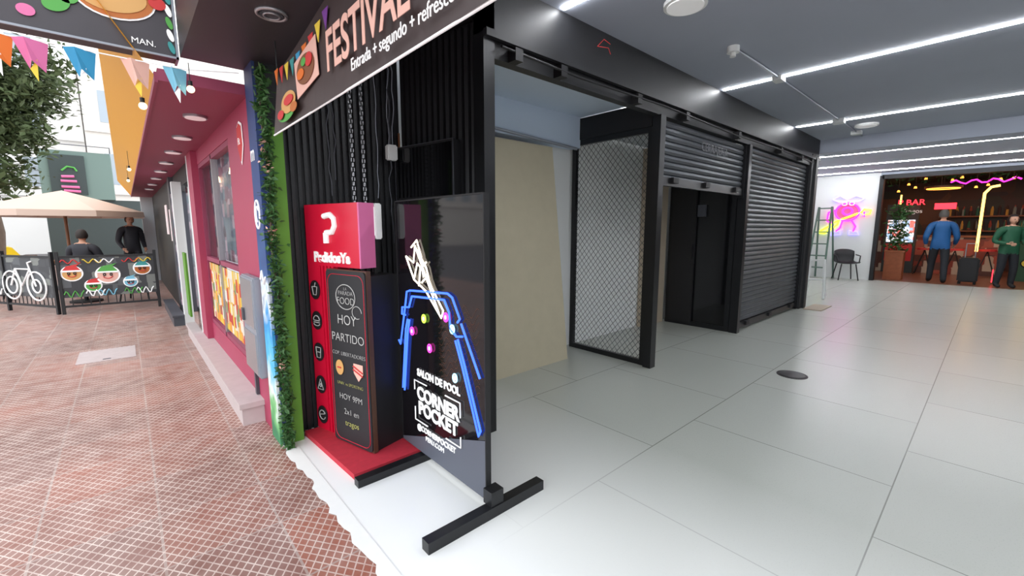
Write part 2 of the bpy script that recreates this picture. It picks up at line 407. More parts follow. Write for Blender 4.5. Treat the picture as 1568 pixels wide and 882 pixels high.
tube('wood_strip',[(.0,-.02,.0),(.0,-.02,1.95)],.007,M['wood'],g)
g=group('hanging_chain')
def chain(x,y,z0,z1):
    bm=bmesh.new(); z=z1; i=0
    while z>z0:
        a=[]
        for j in range(10):
            t=2*math.pi*j/10; px,pz=.009*math.cos(t),.018*math.sin(t)
            a.append((x+(px if i%2 else 0),y+(0 if i%2 else px),z+pz))
        for j in range(10): wire(bm,a[j],a[(j+1)%10],.0032)
        z-=.029; i+=1
    return bm
fin(chain(1.10,2.72,1.42,2.68),'chain_a',g,[M['alu']]); fin(chain(1.17,2.72,1.42,2.68),'chain_b',g,[M['alu']])
g=group('power_cable')
def wob(x,y,z0,z1,n=14,a=.012): return [(x+random.uniform(-a,a),y,z0+(z1-z0)*i/n) for i in range(n+1)]
tube('cable',[wob(1.37,2.76,1.85,2.68),wob(1.40,2.76,1.85,2.68),wob(1.28,2.76,1.5,2.68,a=.006)],.0035,M['grey'],g)
tube('cable_grey',[wob(1.36,2.74,1.2,2.2),wob(1.02,2.78,1.6,2.68,a=.02),wob(.98,2.77,1.5,2.68)],.0035,M['greyd'],g)
box('plug_box',1.34,1.41,2.72,2.77,1.75,1.85,M['white'],g,.008)

# ------------------------------------------------------------------ pilaster, vines, mural
boxes('wall_pilaster_green',[(.64,.715,2.74,2.95,0,1.86,0),(.60,.715,2.75,2.95,1.86,2.19,1),(.60,.64,2.75,2.95,0,1.86,2)],[M['green'],M['black2'],M['navy']])
def mat_mural():
    m=mat('mural_paint',s(60,120,190),.6); nt=m.node_tree; b=nt.nodes['Principled BSDF']
    g=N(nt,'ShaderNodeNewGeometry'); sx=N(nt,'ShaderNodeSeparateXYZ'); nt.links.new(g.outputs['Position'],sx.inputs[0])
    n=N(nt,'ShaderNodeTexNoise'); n.inputs['Scale'].default_value=7; nt.links.new(g.outputs['Position'],n.inputs['Vector'])
    z=math_(nt,'ADD',math_(nt,'DIVIDE',sx.outputs[2],2.2),math_(nt,'MULTIPLY',math_(nt,'SUBTRACT',n.outputs['Fac'],.5),.3))
    cr=N(nt,'ShaderNodeValToRGB'); e=cr.color_ramp.elements; e[0].position=0; e[0].color=(*s(60,130,90),1); e[1].position=.95; e[1].color=(*s(38,58,105),1)
    for p,c in ((.1,(120,190,120)),(.16,(235,240,240)),(.24,(90,190,230)),(.34,(50,150,215)),(.42,(225,235,240)),(.47,(50,90,145)),(.62,(42,68,125))):
        q=e.new(p); q.color=(*s(*c),1)
    nt.links.new(z,cr.inputs[0]); nt.links.new(cr.outputs[0],b.inputs['Base Color']); return m
box('wall_mural_strip',.585,.60,2.75,2.94,0,2.19,mat_mural())
g=group('garland_vine')
pts=[(.615+random.gauss(0,.016),2.685+random.gauss(0,.02),random.uniform(.0,2.15)) for _ in range(1900)]
leaves('leaves',pts,.023,M['leaf'],g)
tube('stem',[(.615+.01*math.sin(z*9),2.70+.01*math.cos(z*7),z) for z in [i*.07 for i in range(31)]],.006,M['bark'],g)
pts=[(.60+random.gauss(0,.016),2.655+random.gauss(0,.012),z+random.gauss(0,.02)) for z in (1.74,1.64,1.28,.52) for _ in range(14)]
leaves('flowers',pts,.014,M['peach'],g)
g=group('mural_lettering',(.582,2.94,0),FA)
text('letter','m',.13,(.07,0,1.72),M['paper'],g); tube('ball',arc(.08,1.38,.055,.08),.006,M['paper'],g,cyc=True)
tube('swirl',arc(.08,1.38,.03,.045,30,250),.005,M['paper'],g); tube('figure',[(.03,0,1.0),(.07,0,1.05),(.11,0,.98),(.15,0,1.02)],.007,M['paper'],g)

# ------------------------------------------------------------------ magenta shopfront
X0=.6
boxes('wall_magenta_facade',[(X0,X0+.15,2.95,3.68,0,2.06),(X0,X0+.15,3.68,5.4,0,.33),(X0,X0+.15,3.68,5.4,1.93,2.06),(X0-.05,X0+.15,5.4,5.75,0,2.06)],M['mag'])
box('ceiling_soffit_magenta',.2,.75,2.97,14,2.06,2.12,M['magsof'])
quad('trim_yellow_fascia',[(.2,2.97,2.06),(.2,14,2.06),(-.02,14,2.42),(-.02,2.97,2.42)],M['yel'])
box('trim_fascia_edge',.185,.2,2.97,14,2.05,2.1,M['magsof'])
for yy in (3.72,4.62,5.55,6.5,7.5,8.6,9.8,11.0):
    g=group('soffit_downlight'); cyl('rim',(.43,yy,2.045),.07,.015,M['alu'],g); cyl('lens',(.43,yy,2.04),.06,.008,M['lampoff'],g)
g=group('window_1')
frame_yz('frame',.625,3.68,5.4,.33,1.93,.04,M['magsof'],g,mids=(1.0,))
boxes('mullion',[(.605,.65,4.55,4.59,.33,1.93)],M['alu'],g)
box('glass',.63,.635,3.72,5.36,.36,1.9,M['glass'],g)
box('goods_display',.70,.72,3.68,5.4,1.0,1.95,M['shopin'],g)
box('menu_posters',.618,.624,3.74,5.34,.40,.96,M['poster'],g)
box('shop_back',1.4,1.45,3.3,6.5,0,2.1,M['wallgrey'],g)
for yy in (4.0,4.8): cyl('shop_bulb',(.67,yy,1.72),.03,.05,M['lampw'],g,.02)
g=group('entrance_step')
boxes('step',[(.47,.60,3.2,5.39,0,.12),(.455,.60,3.18,5.39,.12,.155),(.47,.55,5.39,6.5,0,.12),(.455,.55,5.39,6.5,.12,.155)],M['step'],g)
g=group('rear_entrance_step'); boxes('step',[(.38,.5,7.2,9.0,0,.12),(.37,.5,7.18,9.02,.12,.145)],M['greyd'],g)
g=group('electric_meter_box',(.58,3.36,0),FA)
box('cabinet',0,.38,-.03,.02,.36,1.0,M['grey'],g,.008); boxes('door',[(.02,.36,-.037,-.03,.38,.64),(.02,.36,-.037,-.03,.68,.98)],M['alu'],g); box('lock',.06,.1,-.05,-.03,.7,.78,M['greyd'],g)
box('stand_post',.02,.06,.0,.02,.16,.4,M['greyd'],g)
g=group('shop_badge_sign',(.595,3.3,0),FA)
disc('shield',[(x,0,z) for x,z in ((0,1.94),(.07,1.965),(.14,1.94),(.15,1.81),(.07,1.70),(-.01,1.81))],M['paper'],g)
disc('shield_inner',[(x,-.004,z) for x,z in ((.012,1.927),(.07,1.95),(.128,1.927),(.135,1.815),(.07,1.72),(.005,1.815))],M['redc'],g)
text('word','Fit',.06,(.07,-.01,1.84),M['paper'],g)
g=group('storefront_rear')
boxes('columns',[(.55,.75,5.76,5.84,0,2.06,1),(.6,.75,5.9,8.3,1.85,2.06,0),(.55,.75,8.3,8.6,0,2.06,2),(.58,.75,8.6,14,0,2.06,0),(.5,.6,7.15,7.3,0,1.9,1)],[M['black2'],M['white'],M['greyd']],g)
boxes('door_leaf',[(.64,.66,5.9,7.1,.0,1.85)],M['blackgloss'],g)
boxes('poster_board',[(.52,.54,6.62,6.9,.2,1.0,0),(.55,.57,7.4,8.2,.15,1.8,1)],[M['green'],M['shopin']],g)
boxes('lit_signs',[(.56,.575,8.7,8.95,1.1,1.6),(.56,.575,9.5,9.8,1.2,1.7)],M['lampoff'],g)
box('wall_far_end',.35,3,14,14.2,0,2.8,M['wallgrey'])
g=group('manhole_cover')
boxes('plate',[(-.47,-.03,5.75,6.3,.0,.006)],M['step'],g); boxes('slot',[(-.28,-.22,5.8,5.83,.006,.008)],M['greyd'],g)

# ------------------------------------------------------------------ red totem
rz=math.atan2(-.57,.15)
g=group('chalkboard_totem',(.82,2.80,0),rz)
boxes('header',[(0,.50,0,.10,1.08,1.44)],M['red'],g)
boxes('header_side',[(.50,.512,0,.10,1.08,1.44)],M['pink'],g)
l=[(0,.27,.02,.10,.03,1.08)]
for i in range(4): l.append((.135+i*.034,.155+i*.034,-.0,.02,.03,1.08))
l.append((0,.125,.0,.02,.03,1.08))
boxes('ridged_panel',l,M['red'],g)
boxes('body',[(.27,.575,.0,.20,.03,1.04)],M['black2'],g)
boxes('board_frame',[(.235,.59,-.03,-.002,.035,1.07)],M['wood2'],g)
def rrect(x0,x1,z0,z1,r,y=0,n=6):
    p=[]
    for cx,cz,a in ((x1-r,z1-r,0),(x0+r,z1-r,90),(x0+r,z0+r,180),(x1-r,z0+r,270)):
        for i in range(n+1):
            t=R(a+90*i/n); p.append((cx+r*math.cos(t),y,cz+r*math.sin(t)))
    return p
disc('board',rrect(.24,.585,.04,1.065,.02,-.031),M['chalk'],g,.008)
tube('board_line',rrect(.255,.572,.055,1.045,.05,-.040),.0018,M['red'],g,cyc=True)
Y=-.042
tube('logo_bowl',[(.2,-.004,1.37),(.26,-.004,1.378),(.295,-.004,1.355),(.30,-.004,1.315),(.275,-.004,1.28),(.215,-.004,1.275)],.017,M['paper'],g)
tube('logo_stem',[(.215,-.004,1.275),(.215,-.004,1.215)],.019,M['paper'],g)
text('logo_word','PedidosYa',.082,(.25,-.003,1.13),M['paper'],g,off=.003,ext=.003)
CX=.415
tube('chalk_circle',arc(CX,.92,.085,.07,y=Y),.0025,M['chalkink'],g,cyc=True)
for t,z,sz,mm in (('LA',.965,.025,'chalkink'),('PARADA',.94,.034,'chalkink'),('FOOD',.895,.056,'chalkink'),('HOY',.785,.08,'chalkink'),('PARTIDO',.68,.07,'chalkink'),('COP. LIBERTADORES',.585,.032,'chalkink'),('UNIV. vs SPORTING',.405,.027,'chalkgreen'),('HOY 9PM',.325,.05,'chalkink'),('2x1 en',.235,.05,'chalkink'),('tragos',.165,.05,'chalkgreen')):
    text('chalk_'+t.lower().replace(' ','_').replace('.',''),t,sz,(CX,Y,z),M[mm],g,ext=.0006,off=-.0008)
disc('chalk_crest_a',arc(.33,.5,.035,.045,y=Y),M['bun'],g); 
disc('chalk_crest_b',[(.46,Y,.545),(.54,Y,.545),(.54,Y,.49),(.50,Y,.445),(.46,Y,.49)],M['peach'],g)
tube('crest_lines',[[(.46,Y-.005,.53),(.54,Y-.005,.50)],[(.46,Y-.005,.51),(.54,Y-.005,.48)],[(.315,Y-.005,.5),(.345,Y-.005,.5)]],.004,M['redc'],g)
tube('chalk_swirl',arc(.51,.84,.04,.035,0,300,y=Y),.002,M['chalkink'],g)
for i,z in enumerate((.93,.74,.54,.33,.13)):
    disc('icon_disc_%d'%i,arc(.068,z,.05,.058,y=-.004),M['black2'],g)
    yy=-.009
    if i==0: L=[[(.045,yy,z+.02),(.055,yy,z-.03),(.085,yy,z-.03),(.095,yy,z+.02),(.045,yy,z+.02)],[(.07,yy,z+.02),(.08,yy,z+.045)]]
    elif i==1: L=[arc(.07,z+.005,.03,.025,0,180,y=yy),[(.04,yy,z),(.1,yy,z)],[(.04,yy,z-.012),(.1,yy,z-.012)],arc(.07,z-.02,.03,.012,180,360,y=yy)]
    elif i==2: L=[[(.045,yy,z+.03),(.095,yy,z+.03),(.088,yy,z-.035),(.052,yy,z-.035),(.045,yy,z+.03)],[(.05,yy,z),(.09,yy,z)]]
    elif i==3: L=[[(.04,yy,z-.03),(.07,yy,z+.035),(.1,yy,z-.03),(.04,yy,z-.03)],arc(.07,z-.005,.01,.01,0,350,y=yy)]
    else: L=[arc(.07,z,.03,.03,20,340,y=yy),[(.05,yy,z),(.09,yy,z+.01)]]
    tube('icon_line_%d'%i,L,.0028,M['chalkink'],g)
g=group('red_platform')
bm=bmesh.new(); P=[(.735,2.79),(.775,2.10),(1.27,2.10),(1.33,2.79)]
a=[bm.verts.new((x,y,.0)) for x,y in P]; b=[bm.verts.new((x,y,.03)) for x,y in P]
bm.faces.new(a[::-1]); bm.faces.new(b)
for i in range(4): bm.faces.new((a[i],a[(i+1)%4],b[(i+1)%4],b[i]))
bmesh.ops.recalc_face_normals(bm,faces=bm.faces[:])
fin(bm,'board',g,[M['redmat']])
g=group('wall_notice_box'); box('case',1.05,1.09,2.32,2.45,1.24,1.44,M['white'],g,.006); box('paper',1.046,1.05,2.33,2.44,1.26,1.42,M['paper'],g); box('bracket',1.06,1.08,2.38,2.40,.03,1.24,M['black2'],g)

# ------------------------------------------------------------------ pool hall sign
g=group('neon_pool_sign',(1.14,2.25,0),FA)
box('panel',0,.795,0,.022,.05,1.445,M['panelprint'],g)
boxes('edge_frame',[(-.006,0,-.004,.026,.05,1.45),(.795,.801,-.004,.026,.05,1.45),(0,.795,-.004,.026,1.445,1.452)],M['black2'],g)
quad('grey_lower_panel',[(.0,-.003,.051),(.795,-.003,.051),(.795,-.003,.34),(.0,-.003,.07)],mat('grey_vinyl',s(88,92,104),.5),g)
boxes('foot_front',[(.815,.865,-.35,.31,0,.05),(.8,.86,-.02,.05,.05,.12)],M['black'],g)
boxes('foot_back',[(.19,.24,-.38,.16,0,.04)],M['black'],g)
bm=bmesh.new()
for i in range(60):
    for j in range(14):
        x=.42+.34*(i/60); z=.53+j*.03+.025*math.sin(i*.35+j*.5)
        add_box(bm,x,x+.0022,-.0022,-.0008,z,z+.0016)
fin(bm,'dot_pattern',g,[M['brown']])
y=-.01
def T(x,z): return (x,y,z)
tube('table_outline',[[T(.15,.965),T(.52,.99)],[T(.15,.965),T(.115,.955),T(.10,.90)],[T(.10,.90),T(.02,.64),T(.0,.66)],[T(.17,.935),T(.49,.955)],[T(.17,.935),T(.135,.87),T(.055,.86),T(.05,.82),T(.09,.82)],[T(.115,.80),T(.09,.74),T(.03,.38)],[T(.135,.80),T(.11,.72),T(.05,.37)],
   [T(.52,.99),T(.56,.975),T(.62,.88),T(.60,.86)],[T(.49,.955),T(.53,.90),T(.54,.82),T(.59,.79),T(.64,.80)],[T(.63,.86),T(.77,.63)],[T(.60,.78),T(.655,.66),T(.77,.38)],[T(.58,.77),T(.635,.65),T(.755,.35),T(.77,.38)]],.0055,M['nblue'],g)
tube('hand_drawing',[[T(.12,1.15),T(.2,1.03),T(.32,.98),T(.46,.86),T(.48,.9),T(.36,1.02),T(.33,1.1),T(.22,1.21),T(.2,1.12),T(.12,1.15)],[T(.18,1.2),T(.24,1.24),T(.28,1.16),T(.3,1.05)],[T(.2,1.03),T(.24,1.12),T(.3,1.08)],[T(.22,1.21),T(.44,.88)],[T(.28,1.02),T(.34,1.06),T(.4,.97)],
   [T(.25,1.0),T(.27,1.09),T(.33,1.13)]],.0048,M['nwhite'],g)
for i,(x,z,c) in enumerate(((.50,.87,'npink'),(.555,.82,'ncyan'),(.29,.83,'ngreen'),(.16,.74,'npink'),(.34,.68,'npink'),(.57,.58,'ncyan'))):
    tube('ball_%d'%i,arc(x,z,.016,.02,y=y),.0045,M[c],g,cyc=True); disc('ball_fill_%d'%i,arc(x,z,.009,.011,y=y),M['paper'],g)
text('word_salon','SALON DE POOL',.056,(.40,-.006,.515),M['paper'],g,ext=.002,off=.002,sx=.95)
text('word_corner','CORNER',.10,(.39,-.006,.395),M['paper'],g,ext=.002,off=.004)
text('word_pocket','POCKET',.10,(.39,-.006,.31),M['paper'],g,ext=.002,off=.004)
tube('bracket',[[T(.3,.465),T(.17,.465),T(.17,.41)],[T(.48,.465),T(.61,.465),T(.61,.39)],[T(.17,.31),T(.17,.235),T(.3,.235)],[T(.61,.29),T(.61,.235),T(.48,.235)]],.004,M['paper'],g)
text('word_handle','@CORNERPOCKET',.043,(.37,-.006,.195),M['paper'],g,ext=.002,off=.001)
text('word_web','PERU.COM',.038,(.36,-.006,.152),M['paper'],g,ext=.002)

# ------------------------------------------------------------------ festival banner
g=group('festival_banner',(.62,2.53,0),FA)
bm=bmesh.new(); n=24; L=2.6
A=[];B=[]
for i in range(n+1):
    t=i/n; x=L*t; yy=.008*math.sin(x*6); A.append(bm.verts.new((x,yy,1.775))); B.append(bm.verts.new((.13+(L-.13)*t,yy*.3,2.04+min(.1,.3*t))))
for i in range(n): bm.faces.new((A[i],A[i+1],B[i+1],B[i]))
fin(bm,'vinyl',g,[M['banner']])
tube('hem',[(0,0,1.775),(L,0,1.775)],.004,M['paper'],g)
tube('hanging_cords',[[(.13,0,2.04),(.13,0,2.19)],[(1.2,0,2.12),(1.2,0,2.19)],[(2.4,0,2.13),(2.4,0,2.19)]],.003,M['black2'],g)
text('title','FESTIVAL',.19,(.85,-.02,1.92),M['peach'],g,align='LEFT',sx=.80,ext=.001,off=.003)
text('subtitle','Entrada + segundo + refresco',.055,(1.07,-.02,1.825),M['paper'],g,align='LEFT',sx=.9)
def blob(x,z,rx,rz,m,nm,yy=-.012): disc(nm,arc(x,z,rx,rz,y=yy),m,g,.002)
def rpoly(cx,cz,w,h,rot): return [(cx+a*math.cos(rot)-b*math.sin(rot),-.012,cz+a*math.sin(rot)+b*math.cos(rot)) for a,b in ((-w,-h),(w,-h),(w,h),(-w,h))]
disc('tray',rpoly(.60,1.94,.14,.075,.12),M['peach'],g,.002)
blob(.60,1.94,.11,.055,M['brown'],'food_a',-.016); blob(.66,1.96,.04,.025,M['redc'],'food_b',-.02); blob(.55,1.93,.045,.02,M['orange'],'food_c',-.02); blob(.6,1.965,.03,.015,M['greenc'],'food_d',-.021)
blob(.28,1.83,.13,.035,M['greenc'],'salad'); blob(.34,1.865,.11,.045,M['bun'],'taco',-.016); blob(.22,1.83,.05,.02,M['redc'],'tomato',-.02); blob(.42,1.83,.05,.02,M['bunedge'],'meat',-.018); blob(.36,1.87,.07,.02,M['redc'],'filling',-.021)
blob(1.64,1.94,.06,.06,M['orange'],'title_emblem')
cl=['orange','redc','yellow','teal2','blue','orange','redc','yellow','purp']
for i in range(9):
    x=.13+i*.085; z=2.05-.035*math.sin(i/8*math.pi)+.004*i
    disc('pennant_%d'%i,[(x,-.01,z),(x+.06,-.01,z),(x+.03,-.01,z-.07)],M[cl[i]],g,.002)

# ------------------------------------------------------------------ dark food sign over pavement
g=group('food_sign_board',(0,3.0,0))
box('board',-1.5,.295,0,.12,2.2,3.1,M['signdark'],g)
boxes('frame',[(-1.5,.3,-.01,0,2.19,2.2),(.289,.3,-.01,.12,2.19,3.1)],M['grey'],g)
def eb(nm,x,z,rx,rz,m,yy,rot=0):
    p=[(x+a*math.cos(rot)-b*math.sin(rot),yy,z+a*math.sin(rot)+b*math.cos(rot)) for a,_,b in arc(0,0,rx,rz)]
    disc(nm,p,m,g,.002)
eb('bread_outline',.07,2.42,.155,.10,M['paper'],-.004,.12); eb('bread_crust',.07,2.42,.147,.092,M['bunedge'],-.007,.12); eb('bread',.06,2.425,.13,.075,M['bun'],-.01,.12)
eb('tomato',.2,2.5,.06,.05,M['redc'],-.014); eb('tomato2',.23,2.44,.035,.03,M['redc'],-.014)
eb('onion',-.24,2.27,.03,.025,M['pink'],-.005); eb('lettuce',-.14,2.33,.05,.035,M['greenc'],-.006,.5); eb('lettuce2',-.10,2.38,.04,.04,M['greenc'],-.006); eb('onion2',-.06,2.44,.03,.03,M['pink'],-.008)
for i in range(5): eb('edge_leaf_%d'%i,.272,2.24+i*.06,.012,.03,M[['teal2','paper','greenc','paper','teal2'][i]],-.012,.3)
text('word','MAN.',.04,(.16,-.006,2.24),M['paper'],g)
g=group('bunting_flags')
fl=[(-.42,'yellow'),(-.34,'orange'),(-.235,'pink'),(-.08,'blue'),(.115,'peach'),(.27,'sky')]
tube('string',[(-1.2,2.93,2.17),(-.5,2.93,2.12),(-.2,2.92,2.125),(.1,2.91,2.12),(.32,2.9,2.12),(.55,2.88,2.15)],.003,M['paper'],g)
for i,(x,c) in enumerate(fl):
    w=.055 if i<5 else .05
    bm=bmesh.new()
    p=[(x-w,2.92,2.12),(x-w*.3,2.90,2.125),(x+w,2.93,2.12),(x+w*.7,2.91,1.99),(x,2.89,2.03),(x-w*.2,2.93,2.0)]
    q=[bm.verts.new(v) for v in p]; bm.faces.new((q[0],q[1],q[5])); bm.faces.new((q[1],q[4],q[5])); bm.faces.new((q[1],q[2],q[3],q[4]))
    fin(bm,'flag_%d'%i,g,[M[c]])
    bm=bmesh.new()
    q=[bm.verts.new(v) for v in ((x-w*.2,2.925,2.0),(x+w*.3,2.9,2.04),(x+w*.2,2.92,1.95))]; bm.faces.new(q); fin(bm,'fringe_%d'%i,g,[M['paper'] if i%2 else M['yellow']])
g=group('string_light_bulbs')
for i,(x,yy,z) in enumerate(((.13,3.02,1.93),(.325,2.88,2.02),(.1,6.5,1.95),(.1,8,1.95))):
    tube('cord_%d'%i,[(x,yy,2.15),(x,yy,z+.03)],.002,M['black2'],g)
    cyl('socket_%d'%i,(x,yy,z+.015),.010,.025,M['black2'],g); bm=bmesh.new(); bmesh.ops.create_uvsphere(bm,u_segments=14,v_segments=10,radius=.018,matrix=Matrix.Translation((x,yy,z))); fin(bm,'bulb_%d'%i,g,[M['lampw']],True)

# ------------------------------------------------------------------ people
def person(name,loc,rz,h,top,bottom,hair,pose='walk',longhair=False):
    g=group(name,loc,rz); k=h/1.75
    J={}
    sit=pose=='sit'
    zp=.50 if sit else .93
    J['pelvis']=(0,0,zp); J['belly']=(0,.0,zp+.16); J['chest']=(0,.015,zp+.36); J['collar']=(0,.02,zp+.49); J['neck']=(0,.01,zp+.56); J['skull']=(0,-.01,zp+.64)
    if sit:
        for sd,n in ((-1,'l'),(1,'r')):
            J['hip'+n]=(sd*.09,-.02,zp-.02); J['knee'+n]=(sd*.13,-.43,zp); J['ank'+n]=(sd*.13,-.42,.09); J['toe'+n]=(sd*.14,-.57,.04)
            J['sho'+n]=(sd*.19,.02,zp+.45); J['elb'+n]=(sd*.25,-.06,zp+.2); J['wri'+n]=(sd*.14,-.3,zp+.2)
    else:
        for sd,n in ((-1,'l'),(1,'r')):
            st=.13*sd if pose=='walk' else .02*sd
            J['hip'+n]=(sd*.09,0,zp-.05); J['knee'+n]=(sd*.11,-st*.7-.03,.50); J['ank'+n]=(sd*.12,-st*1.2+.03,.09); J['toe'+n]=(sd*.13,-st*1.2-.11,.04)
            J['sho'+n]=(sd*.19,.02,zp+.46)
            if pose=='walk': J['elb'+n]=(sd*.27,.06+st*.4,zp+.18); J['wri'+n]=(sd*.25,-.12+st*.6,zp+.0)
            else: J['elb'+n]=(sd*.27,.05,zp+.18); J['wri'+n]=(sd*.16,-.2,zp+.14)
    E=[('pelvis','belly','T'),('belly','chest','T'),('chest','collar','T'),('collar','neck','S'),('neck','skull','S')]
    for n in 'lr': E+=[('pelvis','hip'+n,'B'),('hip'+n,'knee'+n,'B'),('knee'+n,'ank'+n,'B'),('ank'+n,'toe'+n,'F'),('collar','sho'+n,'T'),('sho'+n,'elb'+n,'T'),('elb'+n,'wri'+n,'T')]
    rad=dict(pelvis=(.155,.12),belly=(.165,.135),chest=(.18,.135),collar=(.11,.09),neck=(.055,.055),skull=(.05,.05),hip=(.105,.105),knee=(.075,.075),ank=(.055,.06),toe=(.045,.04),sho=(.085,.085),elb=(.062,.062),wri=(.04,.04))
    names=list(J); me=bpy.data.meshes.new('body'); me.from_pydata([Vector(J[n])*k for n in names],[(names.index(a),names.index(b)) for a,b,_ in E],[])
    o=bpy.data.objects.new('tmp',me); COL.objects.link(o)
    o.modifiers.new('s','SKIN').use_smooth_shade=True
    for i,n in enumerate(names):
        r=rad.get(n) or rad[n[:-1]]; me.skin_vertices[0].data[i].radius=(r[0]*k,r[1]*k); me.skin_vertices[0].data[i].use_root=(n=='pelvis')
    o.modifiers.new('u','SUBSURF').levels=2
    bpy.context.view_layer.update(); dg=bpy.context.evaluated_depsgraph_get(); m2=bpy.data.meshes.new_from_object(o.evaluated_get(dg)); bpy.data.objects.remove(o)
    m2.materials.clear()
    b=obj('body',m2,g,[top,bottom,M['skin'],M['shoe']]); idx={'T':0,'B':1,'S':2,'F':3}
    def sd_(p,a,c):
        a=Vector(a)*k;c=Vector(c)*k;t=max(0,min(1,(p-a).dot(c-a)/(c-a).length_squared)); return (p-a-(c-a)*t).length
    for p in m2.polygons:
        c=p.center; best=min(E,key=lambda e:sd_(c,J[e[0]],J[e[1]]))
        lab=best[2]
        if lab=='B' and c.z>(zp-.10)*k and not sit: lab='T'
        if c.z>(zp+.545)*k: lab='S'
        elif lab=='S': lab='T'
        p.material_index=idx[lab]; p.use_smooth=True
    for n,sd in (('l',-1),('r',1)):
        w=Vector(J['wri'+n])*k; e=Vector(J['elb'+n])*k; d=(w-e).normalized()
        side=d.cross(Vector((sd,0,0))).normalized()
        vs=[];ed=[];rr=[];roots=[]
        def ch(pp,rs):
            roots.append(len(vs))
            for i,p in enumerate(pp):
                if i: ed.append((len(vs)-1,len(vs)))
                vs.append(p); rr.append(rs[i])
        nrm=Vector((-sd,0,0))
        ch([w-d*.02*k,w+d*.04*k,w+d*.085*k],[(.026,.022),(.036,.018),(.036,.015)])
        for j in range(4):
            o_=side*((j-1.5)*.019*k); L=[.065,.075,.07,.055][j]*k; st=w+d*.07*k+o_
            ch([st,st+d*L*.55+nrm*.01*k,st+d*L+nrm*.032*k],[(.010,.010),(.009,.009),(.007,.007)])
        st=w+d*.025*k-side*.025*k; ch([st,st+d*.03*k-side*.025*k+nrm*.01*k,st+d*.06*k-side*.028*k+nrm*.02*k],[(.012,.012),(.010,.010),(.008,.008)])
        me=bpy.data.meshes.new('hand'); me.from_pydata(vs,ed,[]); o=bpy.data.objects.new('tmp',me); COL.objects.link(o); o.modifiers.new('s','SKIN')
        for i in range(len(vs)): me.skin_vertices[0].data[i].radius=(rr[i][0]*k,rr[i][1]*k); me.skin_vertices[0].data[i].use_root=(i in roots)
        o.modifiers.new('u','SUBSURF').levels=1
        tomesh(o,'hand_'+n,g,M['skin'])
    hz=(zp+.70)*k; bm=bmesh.new(); bmesh.ops.create_uvsphere(bm,u_segments=24,v_segments=18,radius=1)
    for v in bm.verts:
        x,y_,z=v.co; taper=1-.22*max(0,-z); v.co=Vector((x*.076*taper*k,y_*.095*k*(1-.12*max(0,-z)),z*.118*k))
        if y_<-.85 and -.45<z<.05: v.co.y-=.018*k*(1-abs(x)*4 if abs(x)<.25 else 0)
    for sx_ in (-1,1):
        bmesh.ops.create_uvsphere(bm,u_segments=8,v_segments=6,radius=.022*k,matrix=Matrix.Translation((sx_*.078*k,.0,-.005*k))@Matrix.Diagonal((.35,.7,1.3,1)))
    bmesh.ops.translate(bm,verts=bm.verts[:],vec=(0,-.012*k,hz)); fin(bm,'head',g,[M['skin']],True)
    bm=bmesh.new()
    for sx_ in (-1,1): bmesh.ops.create_uvsphere(bm,u_segments=8,v_segments=6,radius=.010*k,matrix=Matrix.Translation((sx_*.03*k,-.1*k,hz+.004*k)))
    bmesh.ops.create_uvsphere(bm,u_segments=8,v_segments=6,radius=.018*k,matrix=Matrix.Translation((0,-.094*k,hz-.062*k))@Matrix.Diagonal((1.2,.4,.3,1)))
    fin(bm,'eyes_mouth',g,[M['eye']],True)
    bm=bmesh.new(); bmesh.ops.create_uvsphere(bm,u_segments=24,v_segments=18,radius=1)
    kill=[]
    for v in bm.verts:
        x,y_,z=v.co
        if y_<-.35 and z<.45 or z<(-.55 if not longhair else -1.1): kill.append(v)
        sc_=1.06+.03*math.sin(x*20+y_*15)
        v.co=Vector((x*.084*sc_*k,(y_*.1+.006)*k*sc_,z*.125*k*(1.5 if longhair and z<0 else 1)))
    bmesh.ops.delete(bm,geom=kill,context='VERTS')
    bmesh.ops.translate(bm,verts=bm.verts[:],vec=(0,-.008*k,hz+.006*k)); fin(bm,'hair',g,[hair],True)
    cyl('collar',(0,.012*k,(zp+.50)*k),.075*k,.06*k,top,g,.062*k,20)
    return g
person('man_in_blue_jacket',(14.45,.86,0),R(95),1.74,M['jblue'],M['pants'],M['hairg'],'walk')
person('woman_in_green_jacket',(14.25,-.22,0),R(-60),1.6,M['jgreen'],M['pants'],M['hairb'],'stand',True)
person('seated_diner',(-.62,11.6,0),R(160),1.7,M['jdark'],M['pants'],M['hairb'],'sit')
person('standing_pedestrian',(.10,13.3,0),R(20),1.6,M['jdark'],M['pants'],M['hairb'],'walk')
g=group('wheeled_suitcase',(14.75,.35,0)); box('case',-.12,.12,-.17,.17,.05,.62,M['black2'],g,.03); tube('handle',[(0,-.08,.62),(0,-.08,.95),(0,.08,.95),(0,.08,.62)],.012,M['alu'],g); boxes('wheels',[(-.1,-.05,-.15,-.1,0,.06),(.05,.1,-.15,-.1,0,.06),(-.1,-.05,.1,.15,0,.06),(.05,.1,.1,.15,0,.06)],M['tire'],g)

